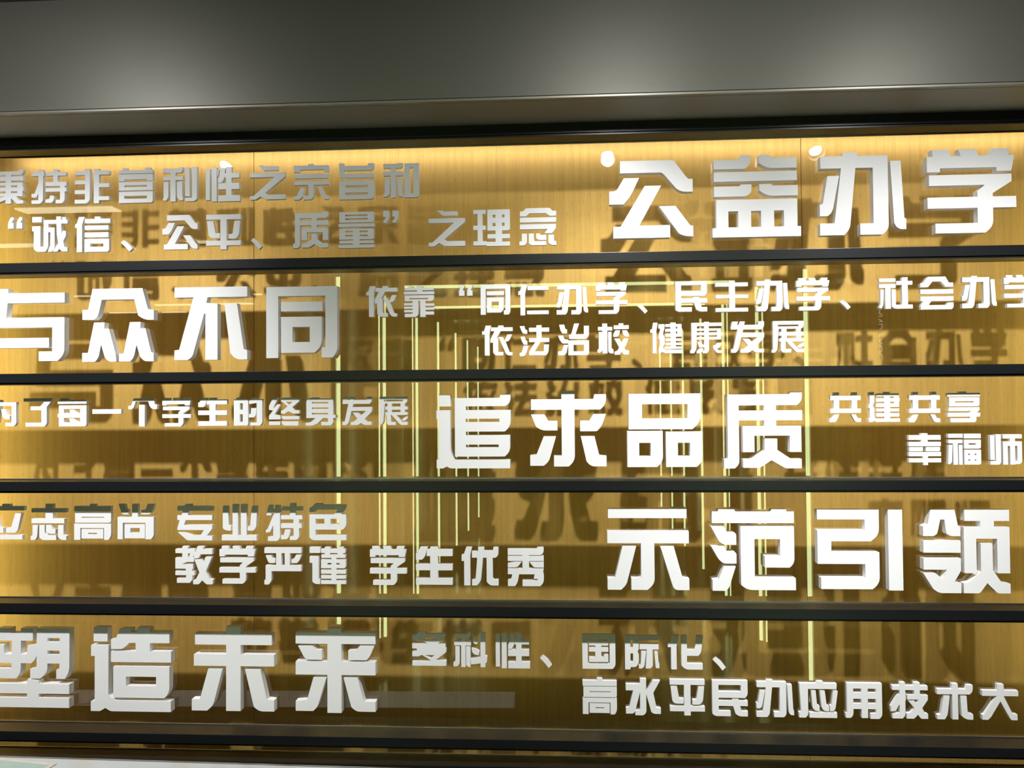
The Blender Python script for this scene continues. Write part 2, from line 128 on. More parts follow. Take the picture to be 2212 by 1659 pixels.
 '造': '32,1000 206,1000 206,833 32,833;0,788 219,788 219,189*24 310,129 1000,129 1000,0 248,0*24 182,38 115,0 0,0 0,114 47,120 47,658 0,658;363,987 506,987 496,949 561,949 577,1000 737,1000 737,949 980,949 980,819 737,819 737,718 1000,718 1000,588 251,588 251,718 559,718 559,819 477,819 433,773*24 383,744 251,744 251,862 313,874;280,536 980,536 980,229*66 918,164 280,164;-439,416 815,416 815,303 439,303',
 '未': '38,921 418,921 418,1000 594,1000 594,921 971,921 971,787 594,787 594,671 1000,671 1000,534 594,534 594,0 418,0 418,534 24,534 24,671 418,671 418,787 38,787;198,494 372,494 260,63*42 186,0 0,0 0,135 98,135;648,494 833,494 912,144 1000,133 1000,0 820,0*48 754,52',
 '来': '0,954 399,954 399,1000 575,1000 575,954 1000,954 1000,819 575,819 575,607 1000,607 1000,451 575,451 575,0 399,0 399,451 0,451 0,607 399,607 399,819 0,819;32,791 213,791 258,746 329,746 329,629 144,629*31 106,658;806,800 987,800 931,672*37 886,629 661,629 661,741 761,751;223,418 387,418 275,68*37 218,19 0,19 0,136 143,148;601,418 777,418 856,137 1000,137 1000,19 759,19*50 697,74',
 '多': '175,1000 391,1000 399,961 983,961 983,880 763,662 447,662 318,777 174,777 0,777 0,899 123,915;-304,838 698,838 577,752 375,752;0,662 983,662 983,518 403,518 317,492 144,403 130,518 0,518;187,476 403,518 1000,518 1000,412 697,181 803,154 1000,154 1000,0 0,0 0,124 416,124 559,156 287,325 172,279 0,279 0,416 101,437;-359,323 661,323 560,232',
 '科': '27,952 386,952 415,1000 524,1000 515,890*40 443,838 27,838;27,740 522,740 522,632 27,632;230,860 360,860 360,0 230,0;59,606 185,606 185,90*46 106,17 0,17 0,125 59,145;376,606 506,606 506,0 438,0*40 376,63;575,891 659,869 715,793 715,673 629,673 575,749;542,549 642,536 771,460 756,352 627,365*29 555,435;801,1000 943,1000 943,326 1000,315 984,133 943,121 943,0 801,0 801,111 524,74 511,236 801,296',
 '国': '0,1000 1000,1000 1000,82*87 911,0 0,0;-165,865 825,865 825,149 165,149;201,822 788,822 788,681 201,681;201,623 788,623 788,500 201,500;393,822 576,822 576,200 393,200;201,330 788,330 788,200 201,200;656,421 788,421 788,210 656,210',
 '际': '0,1000 404,1000 404,599 366,540 404,437 404,201*60 323,82 161,66 152,0 0,0;-158,868 237,868 237,641 158,641;-158,473 237,473 237,214 158,214;429,1000 982,1000 982,868 429,868;429,753 982,753 982,595 429,595;637,595 807,595 807,88*54 718,32 601,32;475,544 621,544 558,85*36 484,32 404,32 404,113 456,134;856,544 952,544 978,208 1000,179 1000,46 894,46*36',
 '化': '160,1000 317,1000 247,687 247,0 90,0 90,655 0,655 0,774 81,795;380,1000 540,1000 540,585 754,585 830,1000 1000,1000 937,487*74 857,406 540,406 540,171 981,171 981,0 476,0*112 380,125',
 '水': '0,854 408,854 408,1000 585,1000 585,647 777,958 984,958 787,622 878,214 1000,197 1000,43 795,43*59 724,96 585,592 585,66*74 492,0 268,0 268,123 408,136 408,645 263,90*36 190,43 0,43 0,196 97,217 212,682 0,682',
 '应': '12,943 453,943 472,1000 622,1000 634,943 977,943 967,792 234,792 234,74*66 167,0 0,0 0,139 53,160;267,144 975,144 975,0 267,0;313,746 432,746 462,345 528,327 528,187 416,187*55 352,269;535,746 665,746 710,344 768,331 768,187 648,187*55 585,273;877,760 1000,734 933,237*49 873,187 799,187 799,331 839,351',
 '用': '32,1000 1000,1000 1000,74*82 911,0 678,0 678,145 835,162 835,274 609,274 609,21 434,21 434,274 209,274 209,104*71 137,21 0,21 0,143 32,158;-209,850 434,850 434,737 209,737;-609,850 835,850 835,737 609,737;-209,561 434,561 434,426 209,426;-609,561 835,561 835,426 609,426',
 '技': '41,908 255,908 262,1000 391,1000 391,908 634,908 634,1000 788,1000 788,908 1000,908 1000,789 41,789;239,789 391,789 391,86*73 312,0 41,0 41,117 239,148;201,654 404,726 404,504 210,362 126,208 0,192 0,331;634,800 788,800 788,652 634,652;445,652 1000,652 1000,526 846,302 911,150 1000,138 1000,0 814,0*29 727,114 624,0*29 422,0 422,143 532,158 635,293 470,495 633,495 700,424 756,530 445,530',
 '术': '0,848 424,848 424,1000 586,1000 586,848 814,848 844,966 1000,966 1000,781*84 909,705 586,705 586,0 424,0 424,705 0,705;186,661 357,661 288,124*66 209,0 0,0 0,114 100,136;651,661 824,661 848,175 1000,149 1000,0 797,0*106 679,102',
 '大': '0,821 421,821 421,1000 601,1000 601,821 1000,821 1000,671 596,671 836,175 967,160 967,0 790,0*36 502,522 237,82*36 152,0 0,0 0,135 58,150 416,671 0,671',
}
LINES = [
 ('top row, upper line', [
  ('秉', -1432.3, 510.0, -1344.9, 595.6),
  ('持', -1323.9, 508.4, -1233.2, 594.4),
  ('非', -1211.7, 506.5, -1123.1, 592.9),
  ('营', -1097.9, 505.3, -1011.2, 593.0),
  ('利', -985.1, 506.3, -898.5, 591.9),
  ('性', -876.1, 503.9, -789.2, 589.4),
  ('之', -764.4, 506.2, -675.4, 591.2),
  ('宗', -653.9, 503.6, -567.0, 591.7),
  ('旨', -540.9, 501.7, -454.7, 591.0),
  ('和', -431.1, 503.5, -343.9, 588.8),
 ]),
 ('top row, lower line', [
  ('“', -1384.7, 446.8, -1347.8, 475.7),
  ('诚', -1321.8, 387.2, -1230.1, 475.3),
  ('信', -1210.5, 384.6, -1119.9, 472.9),
  ('、', -1092.6, 384.1, -1062.5, 412.2),
  ('公', -986.2, 386.7, -896.8, 472.2),
  ('平', -874.8, 384.6, -787.3, 471.3),
  ('、', -762.0, 383.1, -734.0, 411.5),
  ('质', -655.8, 384.3, -568.1, 473.3),
  ('量', -542.5, 382.2, -453.9, 470.9),
  ('”', -431.8, 441.7, -394.7, 472.0),
  ('之', -320.3, 382.3, -231.4, 469.6),
  ('理', -210.9, 380.5, -122.2, 469.2),
  ('念', -99.3, 380.4, -10.1, 470.5),
 ]),
 ('top row, large', [
  ('公', 117.2, 391.1, 314.6, 576.4),
  ('益', 360.0, 388.7, 565.8, 582.8),
  ('办', 609.8, 388.8, 807.3, 583.9),
  ('学', 856.6, 388.4, 1057.0, 584.8),
 ]),
 ('second row, large', [
  ('与', -1428.3, 113.0, -1230.4, 293.7),
  ('众', -1184.4, 109.7, -1002.5, 290.5),
  ('不', -950.0, 111.6, -767.1, 290.7),
  ('同', -719.7, 114.2, -543.5, 288.1),
 ]),
 ('second row, upper line', [
  ('依', -474.5, 212.8, -398.5, 287.8),
  ('靠', -381.4, 210.8, -308.0, 286.1),
  ('“', -246.9, 260.9, -214.4, 286.3),
  ('同', -194.3, 214.1, -122.4, 286.2),
  ('仁', -103.1, 211.5, -29.9, 285.1),
  ('办', -10.9, 212.1, 64.4, 286.4),
  ('学', 83.2, 212.3, 158.6, 287.7),
  ('、', 182.0, 211.8, 206.2, 234.5),
  ('民', 272.2, 215.0, 346.8, 287.0),
  ('主', 366.9, 213.6, 442.8, 286.5),
  ('办', 461.8, 213.4, 538.4, 288.4),
  ('学', 555.9, 213.9, 633.2, 290.7),
  ('、', 655.7, 214.5, 680.5, 237.4),
  ('社', 746.6, 215.0, 822.9, 288.6),
  ('会', 841.0, 212.2, 915.7, 288.8),
  ('办', 935.4, 214.0, 1013.5, 289.2),
  ('学', 1030.5, 214.0, 1106.2, 289.7),
 ]),
 ('second row, lower line', [
  ('依', -191.4, 115.1, -117.3, 187.6),
  ('法', -100.8, 112.7, -29.2, 187.2),
  ('治', -8.3, 113.9, 66.0, 190.0),
  ('校', 86.2, 114.1, 161.0, 189.0),
  ('健', 212.0, 116.1, 287.2, 189.3),
  ('康', 306.2, 115.6, 380.5, 189.9),
  ('发', 401.8, 115.7, 479.2, 189.6),
  ('展', 497.3, 115.0, 571.2, 189.4),
 ]),
 ('third row, small line', [
  ('为', -1431.1, -48.6, -1360.4, 17.4),
  ('了', -1341.1, -49.6, -1265.0, 20.8),
  ('每', -1252.9, -49.6, -1178.9, 20.4),
  ('一', -1163.5, -19.0, -1089.7, -7.8),
  ('个', -1071.5, -51.1, -998.9, 18.6),
  ('学', -985.3, -51.4, -912.8, 19.2),
  ('生', -894.4, -50.4, -821.8, 18.8),
  ('的', -804.6, -50.2, -733.5, 18.2),
  ('终', -716.6, -51.0, -641.6, 17.9),
  ('身', -625.3, -50.9, -551.6, 17.5),
  ('发', -534.3, -50.5, -461.8, 18.4),
  ('展', -445.2, -51.0, -374.5, 18.2),
 ]),
 ('third row, large', [
  ('追', -301.9, -155.7, -123.0, 21.4),
  ('求', -76.9, -151.8, 104.5, 27.8),
  ('品', 153.8, -153.6, 329.7, 20.0),
  ('质', 379.8, -157.5, 561.6, 22.0),
 ]),
 ('third row, upper line', [
  ('共', 628.2, -50.1, 699.8, 19.6),
  ('建', 717.9, -50.3, 788.9, 19.9),
  ('共', 809.0, -51.7, 880.5, 19.3),
  ('享', 897.5, -52.2, 971.4, 19.5),
 ]),
 ('third row, lower line', [
  ('幸', 808.1, -151.6, 880.7, -77.6),
  ('福', 896.5, -150.8, 971.2, -79.1),
  ('师', 991.9, -151.0, 1063.4, -80.8),
 ]),
 ('fourth row, upper line', [
  ('立', -1429.4, -329.7, -1338.0, -241.9),
  ('志', -1320.7, -331.1, -1229.0, -241.9),
  ('高', -1209.0, -330.4, -1114.8, -241.9),
  ('尚', -1098.1, -328.7, -1005.1, -242.0),
  ('专', -946.5, -331.1, -857.3, -242.2),
  ('业', -834.8, -330.9, -745.9, -242.7),
  ('特', -724.4, -332.1, -634.2, -240.5),
  ('色', -616.3, -330.0, -525.7, -240.6),
 ]),
 ('fourth row, lower line', [
  ('教', -951.3, -438.2, -856.9, -345.8),
  ('学', -840.6, -436.2, -750.2, -345.3),
  ('严', -728.3, -437.8, -635.9, -348.6),
  ('谨', -616.2, -435.8, -527.0, -346.9),
  ('学', -467.6, -437.2, -378.0, -344.9),
  ('生', -355.3, -435.9, -266.5, -345.9),
  ('优', -244.2, -436.9, -155.6, -345.9),
  ('秀', -133.1, -438.0, -47.0, -345.7),
 ]),
 ('fourth row, large', [
  ('示', 104.2, -442.9, 295.5, -251.9),
  ('范', 346.8, -443.9, 541.5, -253.0),
  ('引', 592.2, -440.8, 785.8, -253.9),
  ('领', 831.0, -446.0, 1026.0, -254.1),
 ]),
 ('bottom row, large', [
  ('塑', -1406.0, -739.7, -1213.5, -546.5),
  ('造', -1158.5, -746.0, -957.0, -542.7),
  ('未', -904.8, -740.9, -700.6, -538.7),
  ('来', -647.7, -741.8, -452.7, -540.6),
 ]),
 ('bottom row, upper line', [
  ('多', -365.1, -629.7, -283.0, -550.2),
  ('科', -265.5, -631.7, -184.0, -550.2),
  ('性', -163.6, -633.4, -81.5, -550.1),
  ('、', -57.1, -631.9, -29.7, -603.1),
  ('国', 43.2, -632.2, 121.3, -551.2),
  ('际', 144.0, -632.8, 224.5, -552.7),
  ('化', 244.8, -631.4, 327.2, -552.0),
  ('、', 350.5, -632.8, 379.4, -603.3),
 ]),
 ('bottom row, lower line', [
  ('高', 43.0, -739.0, 123.7, -655.1),
  ('水', 144.9, -740.0, 226.8, -654.8),
  ('平', 248.1, -738.8, 329.6, -655.4),
  ('民', 346.9, -739.1, 429.1, -656.0),
  ('办', 449.3, -739.6, 535.6, -654.0),
  ('应', 547.3, -739.6, 636.3, -655.4),
  ('用', 654.1, -740.3, 736.8, -658.4),
  ('技', 756.8, -738.4, 840.4, -655.2),
  ('术', 861.1, -738.7, 941.7, -656.9),
  ('大', 962.5, -738.4, 1043.2, -656.7),
 ]),
]
CEILING_LIGHTS = [
 (-2.52, -2.06, -1.71, 0.09, 'long flat ceiling light nearest the sign on the left, reflected below small 持'),
 (-3.30, -2.93, -2.51, 0.08, 'flat ceiling light behind the nearest one, reflected left of small 诚'),
 (-2.09, -1.96, -2.51, 0.05, 'short flat ceiling light reflected between small 公 and its comma'),
 (-4.07, -3.90, -4.64, 0.06, 'short ceiling light far left in the hall, reflected left of large 众'),
 (-2.54, -2.44, -4.70, 0.06, 'short ceiling light beside the corridor, reflected left of large 同'),
 (-3.69, -3.35, -5.31, 0.08, 'ceiling light in the fifth line of the hall, reflected left of large 不'),
 (-3.13, -2.78, -5.30, 0.08, 'ceiling light in the fifth line of the hall, reflected behind large 不'),
 (-4.42, -4.16, -5.86, 0.05, 'farthest ceiling light of the hall, reflected inside the top of large 众'),
 (-3.93, -3.67, -5.88, 0.05, 'farthest ceiling light of the hall, reflected right of large 众'),
]


# ------------------------------------------------------------------ helpers
def tag(o, label=None, cat=None, group=None, kind=None):
    if label: o['label'] = label
    if cat: o['category'] = cat
    if group: o['group'] = group
    if kind: o['kind'] = kind
    return o

def empty(name, loc, rz=0.0):
    o = bpy.data.objects.new(name, None)
    o.empty_display_size = 0.1
    COL.objects.link(o)
    o.location = (loc[0], loc[1], loc[2] + EYE)
    o.rotation_euler.z = rz
    return o

def link(name, me, mat, parent=None, loc=(0, 0, 0), world_z=True):
    me.materials.append(mat) if mat and not me.materials else None
    o = bpy.data.objects.new(name, me)
    COL.objects.link(o)
    if parent is not None:
        o.parent = parent
        o.location = loc
    else:
        o.location = (loc[0], loc[1], loc[2] + EYE)
    return o

def boxes(name, bs, mat, parent=None, loc=(0, 0, 0), bevel=0.0):
    """bs: list of (x0,y0,z0,x1,y1,z1) boxes joined in one mesh"""
    bm = bmesh.new()
    for x0, y0, z0, x1, y1, z1 in bs:
        m = Matrix.Translation(((x0+x1)/2, (y0+y1)/2, (z0+z1)/2)) @ Matrix.Diagonal((abs(x1-x0), abs(y1-y0), abs(z1-z0), 1))
        bmesh.ops.create_cube(bm, size=1.0, matrix=m)
    if bevel:
        bmesh.ops.bevel(bm, geom=bm.edges[:], offset=bevel, segments=2, profile=0.7, affect='EDGES', clamp_overlap=True)
    me = bpy.data.meshes.new(name)
    bm.to_mesh(me); bm.free()
    return link(name, me, mat, parent, loc)

def lathe(name, prof, mat, parent=None, loc=(0, 0, 0), n=32):
    """prof: (radius, z) list turned around Z"""
    vs, fs = [], []
    for r, z in prof:
        for k in range(n):
            a = 2*math.pi*k/n
            vs.append((r*math.cos(a), r*math.sin(a), z))
    for i in range(len(prof)-1):
        for k in range(n):
            fs.append((i*n+k, i*n+(k+1) % n, (i+1)*n+(k+1) % n, (i+1)*n+k))
    me = bpy.data.meshes.new(name)
    me.from_pydata(vs, [], fs); me.update()
    for p in me.polygons: p.use_smooth = False
    return link(name, me, mat, parent, loc)

# ------------------------------------------------------------------ materials
def nodes_of(name):
    m = bpy.data.materials.new(name); m.use_nodes = True
    nt = m.node_tree
    return m, nt, nt.nodes['Principled BSDF']

def plain(name, col, rough=0.5, metal=0.0, noise=0.0, scale=(20, 20, 20), spec=0.5, bump=0.0):
    m, nt, b = nodes_of(name)
    b.inputs['Roughness'].default_value = rough
    b.inputs['Metallic'].default_value = metal
    b.inputs['Specular IOR Level'].default_value = spec
    tc = nt.nodes.new('ShaderNodeTexCoord'); mp = nt.nodes.new('ShaderNodeMapping')
    mp.inputs['Scale'].default_value = scale
    nz = nt.nodes.new('ShaderNodeTexNoise'); nz.inputs['Scale'].default_value = 1.0; nz.inputs['Detail'].default_value = 5
    nt.links.new(tc.outputs['Object'], mp.inputs[0]); nt.links.new(mp.outputs[0], nz.inputs['Vector'])
    mr = nt.nodes.new('ShaderNodeMapRange')
    mr.inputs[3].default_value = 1 - noise; mr.inputs[4].default_value = 1 + noise
    nt.links.new(nz.outputs[0], mr.inputs[0])
    mx = nt.nodes.new('ShaderNodeVectorMath'); mx.operation = 'SCALE'
    mx.inputs[0].default_value = col
    nt.links.new(mr.outputs[0], mx.inputs['Scale'])
    nt.links.new(mx.outputs[0], b.inputs['Base Color'])
    if bump:
        bp = nt.nodes.new('ShaderNodeBump'); bp.inputs['Distance'].default_value = bump
        nt.links.new(nz.outputs[0], bp.inputs['Height']); nt.links.new(bp.outputs[0], b.inputs['Normal'])
    return m

def glow(name, col, power):
    m, nt, b = nodes_of(name)
    b.inputs['Base Color'].default_value = (*col, 1)
    b.inputs['Emission Color'].default_value = (*col, 1)
    b.inputs['Emission Strength'].default_value = power
    return m

def gold_material():
    m, nt, b = nodes_of('brushed_brass')
    tc = nt.nodes.new('ShaderNodeTexCoord')
    def noise(scale, detail, rough=0.6):
        mp = nt.nodes.new('ShaderNodeMapping'); mp.inputs['Scale'].default_value = scale
        nz = nt.nodes.new('ShaderNodeTexNoise'); nz.inputs['Scale'].default_value = 1; nz.inputs['Detail'].default_value = detail
        nz.inputs['Roughness'].default_value = rough
        nt.links.new(tc.outputs['Object'], mp.inputs[0]); nt.links.new(mp.outputs[0], nz.inputs['Vector'])
        return nz
    fine = noise((650, 1, 9), 4)
    wide = noise((70, 1, 1.2), 4)
    rg = noise((300, 1, 5), 3)
    add = nt.nodes.new('ShaderNodeMath'); add.operation = 'ADD'
    nt.links.new(fine.outputs[0], add.inputs[0]); nt.links.new(wide.outputs[0], add.inputs[1])
    cr = nt.nodes.new('ShaderNodeMapRange')
    cr.inputs[1].default_value = 0.7; cr.inputs[2].default_value = 1.3
    cr.inputs[3].default_value = 0.83; cr.inputs[4].default_value = 1.10
    nt.links.new(add.outputs[0], cr.inputs[0])
    sc = nt.nodes.new('ShaderNodeVectorMath'); sc.operation = 'SCALE'
    sc.inputs[0].default_value = GOLD
    nt.links.new(cr.outputs[0], sc.inputs['Scale'])
    # sparse dark scratches along the grain
    sr = nt.nodes.new('ShaderNodeMapRange')
    sr.inputs[1].default_value = 0.60; sr.inputs[2].default_value = 0.74
    sr.inputs[3].default_value = 1.0; sr.inputs[4].default_value = 0.72
    scn = noise((420, 1, 60), 2, 0.5)
    nt.links.new(scn.outputs[0], sr.inputs[0])
    s2 = nt.nodes.new('ShaderNodeVectorMath'); s2.operation = 'SCALE'
    nt.links.new(sc.outputs[0], s2.inputs[0]); nt.links.new(sr.outputs[0], s2.inputs['Scale'])
    nt.links.new(s2.outputs[0], b.inputs['Base Color'])
    rr = nt.nodes.new('ShaderNodeMapRange')
    rr.inputs[3].default_value = 0.42; rr.inputs[4].default_value = 0.56
    nt.links.new(rg.outputs[0], rr.inputs[0]); nt.links.new(rr.outputs[0], b.inputs['Roughness'])
    b.inputs['Metallic'].default_value = GOLD_METAL
    return m

def glass_material():
    m = bpy.data.materials.new('clear_glass'); m.use_nodes = True
    nt = m.node_tree; nt.nodes.clear()
    out = nt.nodes.new('ShaderNodeOutputMaterial')
    tr = nt.nodes.new('ShaderNodeBsdfTransparent'); tr.inputs[0].default_value = (0.93, 0.955, 0.93, 1)
    gl = nt.nodes.new('ShaderNodeBsdfGlossy'); gl.inputs['Roughness'].default_value = 0.0
    fr = nt.nodes.new('ShaderNodeFresnel'); fr.inputs[0].default_value = 1.5
    geo = nt.nodes.new('ShaderNodeNewGeometry')
    inv = nt.nodes.new('ShaderNodeMath'); inv.operation = 'SUBTRACT'; inv.inputs[0].default_value = 1
    nt.links.new(geo.outputs['Backfacing'], inv.inputs[1])
    two = nt.nodes.new('ShaderNodeMath'); two.operation = 'MULTIPLY'; two.inputs[1].default_value = 3.0; two.use_clamp = True
    nt.links.new(fr.outputs[0], two.inputs[0])
    mul = nt.nodes.new('ShaderNodeMath'); mul.operation = 'MULTIPLY'
    nt.links.new(two.outputs[0], mul.inputs[0]); nt.links.new(inv.outputs[0], mul.inputs[1])
    mx = nt.nodes.new('ShaderNodeMixShader')
    nt.links.new(mul.outputs[0], mx.inputs[0]); nt.links.new(tr.outputs[0], mx.inputs[1]); nt.links.new(gl.outputs[0], mx.inputs[2])
    nt.links.new(mx.outputs[0], out.inputs[0])
    return m

GOLD = (0.86, 0.50, 0.14)
GOLD_METAL = 0.54
M_GOLD = gold_material()
M_GLASS = glass_material()
M_WHITE = plain('white_lacquer', (0.82, 0.83, 0.84), 0.32, 0, 0.015, (6, 6, 6))
M_BLACK = plain('black_anodised_aluminium', (0.009, 0.0105, 0.0115), 0.27, 0.0, 0.25, (3, 60, 60), 0.3)
M_FASCIA = plain('grey_satin_metal_sheet', (0.19, 0.19, 0.16), 0.42, 0.35, 0.10, (2.5, 2.5, 2.5))
M_SOFFIT = plain('grey_soffit_board', (0.36, 0.33, 0.27), 0.5, 0.1, 0.05)
M_TRIM = plain('grey_trim_metal', (0.35, 0.34, 0.30), 0.35, 0.5, 0.05)
M_DARKWALL = plain('dark_gloss_wall_panel', (0.045, 0.043, 0.036), 0.12, 0, 0.2, (1, 1, 1))
M_CEIL = plain('dark_ceiling_paint', (0.10, 0.10, 0.09), 0.25, 0, 0.1, (2, 2, 2))
M_FLOOR = plain('dark_stone_floor', (0.09, 0.085, 0.075), 0.15, 0, 0.25, (3, 3, 3))
M_TUBE = glow('strip_light_diffuser', (0.84, 1.0, 0.46), 7.0)
M_PANEL = glow('ceiling_light_diffuser', (1.0, 0.93, 0.66), 4.0)
M_LAMP = glow('bulb_glow', (1.0, 0.98, 0.95), 90.0)
M_LEDW = glow('warm_white_led', (0.95, 0.97, 1.0), 12.0)
M_LEDY = glow('yellow_led', (0.95, 1.0, 0.60), 1.3)
M_TABLE = plain('white_tabletop', (0.50, 0.53, 0.52), 0.2, 0, 0.03)
M_STEEL = plain('brushed_steel', (0.5, 0.5, 0.5), 0.3, 1.0, 0.05)
M_PAPER = plain('printed_sheet', (0.62, 0.55, 0.50), 0.4, 0, 0.12, (30, 30, 30))
M_PRINT = plain('green_print', (0.35, 0.48, 0.42), 0.4, 0, 0.12, (30, 30, 30))
M_BANNER = plain('brown_banner_board', (0.12, 0.09, 0.05), 0.5, 0, 0.1)
M_PALE = glow('glowing_pale_lettering', (0.95, 0.88, 0.66), 1.8)  # glow added so the lettering shows up in the glass

# ------------------------------------------------------------------ room shell (heights relative to the eye)
XL, XR, YB = -5.0, 4.0, -11.0
CE = 0.93
def wall(name, b, mat):
    return tag(boxes(name, [b], mat), kind='structure')
wall('floor', (XL, YB, -EYE-0.1, XR, 0.35, -EYE), M_FLOOR)
wall('ceiling', (XL, YB, CE, XR, 0.35, CE+0.1), M_CEIL)
wall('wall_left', (XL-0.1, YB, -EYE, XL, 0.35, CE), M_DARKWALL)
wall('wall_right', (XR, YB, -EYE, XR+0.1, 0.35, CE), M_DARKWALL)
wall('wall_front', (XL, YB-0.1, -EYE, XR, YB, CE), M_DARKWALL)
wb = wall('wall_back', (XL, 0.202, -EYE, XR, 0.30, CE), M_BLACK)
# brass cladding sheets on the wall behind the glass, 3 mm joints
SHX = (-1.64, -0.83, 0.628, 1.37)
for i in range(3):
    x0, x1 = SHX[i]+0.0006, SHX[i+1]-0.0006
    o = boxes('brass_sheet', [(-(x1-x0)/2, -0.006, -0.875, (x1-x0)/2, 0.006, 0.795)], M_GOLD, wb, ((x0+x1)/2, 0.196, -0.06), bevel=0.0008)
# bulkhead above the sign: face, shadow joint, edge trim, underside
FY, FZ = -0.190, 0.6698
bk = tag(boxes('trim_1', [(XL, FY, FZ+0.0075, XR, FY+0.012, CE)], M_FASCIA), kind='structure')
boxes('bulkhead_core', [(XL, FY+0.012, FZ+0.008, XR, 0.0, CE), (XL, 0.0, 0.74, XR, 0.20, CE)], M_BLACK, bk)
boxes('edge_trim', [(XL, FY-0.002, FZ, XR, FY+0.012, FZ+0.0055)], M_TRIM, bk, bevel=0.001)
me = bpy.data.meshes.new('soffit_board')
p = [(FY+0.012, FZ-0.0005), (0.19, 0.6590-0.0112), (0.19, 0.6590), (FY+0.012, FZ+0.008)]
p[1] = (-0.060, 0.6587); p[2] = (-0.060, 0.672)
me.from_pydata([(x, y, z) for x in (XL, XR) for y, z in p], [], [(0, 1, 2, 3), (7, 6, 5, 4), (0, 4, 5, 1), (1, 5, 6, 2), (2, 6, 7, 3), (3, 7, 4, 0)])
link('soffit_board', me, M_SOFFIT, bk)
# plinth below the sign
pl = tag(boxes('trim_2', [(XL, -0.058, -EYE, XR, 0.20, -0.94), (XL, -0.058, -0.94, XR, -0.02, -0.8755)], M_BLACK), kind='structure')
# corridor walls and lowered corridor ceiling behind the viewer
wall('wall_corridor_left', (-1.42, YB, -EYE, -1.30, -1.85, CE), M_DARKWALL)
wall('wall_corridor_right', (1.32, YB, -EYE, 1.44, -1.85, CE), M_DARKWALL)
wall('ceiling_corridor', (-1.30, YB, 0.76, 1.32, -1.85, CE), M_CEIL)

# ------------------------------------------------------------------ the glazed sign frame
X0, X1 = -1.62, 1.35
fr = tag(empty('glazed_sign_case', (0, 0, -0.845)), 'long black metal case with clear glass panes carrying the white characters', 'display case')
DZ = 0.845
RAILS = [(0.6585, 0.629), (0.3505, 0.3225), (0.0802, 0.0530), (-0.1820, -0.2097), (-0.4748, -0.5026), (-0.7815, -0.8079), (-0.8440, -0.875)]
for a, b in RAILS:
    lip = b + 0.005
    r = boxes('rail', [(X0, -0.063, lip, X1, 0.0, a), (X0, -0.059, b, X1, 0.0, lip)], M_BLACK, fr, (0, 0, DZ), bevel=0.0007)
    boxes('gasket', [(X0+0.02, -0.0035, a-0.0002, X1-0.02, 0.0, a+0.0022)] if a < 0.65 else [(X0+0.02, -0.0035, b-0.0022, X1-0.02, 0.0, b+0.0002)], M_STEEL, r)
for i in range(6):
    t, b = RAILS[i][1], RAILS[i+1][0]
    boxes('glass_pane', [(X0+0.03, 0.0004, b-0.012, X1-0.03, 0.0064, t+0.012)], M_GLASS, fr, (0, 0, DZ))
for x in (X0, X1-0.03):
    boxes('stile', [(x, -0.0629, -0.8745, x+0.03, 0.0, 0.658)], M_BLACK, fr, (0, 0, DZ), bevel=0.001)
for i, x in enumerate((X0-0.012, X1)):
    boxes('side_board', [(x, -0.01, -0.875, x+0.012, 0.19, 0.66)], M_GOLD, fr, (0, 0, DZ))

# LED lines hidden inside the case
def led(name, b, mat, label):
    bx = ((b[0]+b[3])/2, (b[1]+b[4])/2, (b[2]+b[5])/2)
    t = tag(empty(name, bx), label, 'light strip')
    s = [(b[k]-bx[k % 3]) for k in range(6)]
    boxes('diffuser', [tuple(s)], mat, t)
    return t

# ------------------------------------------------------------------ lettering
def rounded(pts):
    out = []
    n = len(pts)
    for i in range(n):
        x, z, r = pts[i]
        if r <= 0:
            out.append((x, z)); continue
        p = Vector((x, z)); a = Vector(pts[i-1][:2]) - p; b = Vector(pts[(i+1) % n][:2]) - p
        la, lb = a.length, b.length
        if la < 1e-6 or lb < 1e-6:
            out.append((x, z)); continue
        ra = min(r, la*0.9); rb = min(r, lb*0.9)
        A = p + a/la*ra; B = p + b/lb*rb
        for k in range(6):
            t = k/5.0
            q = A*((1-t)**2) + p*(2*t*(1-t)) + B*(t*t)
            out.append((q.x, q.y))
    return out

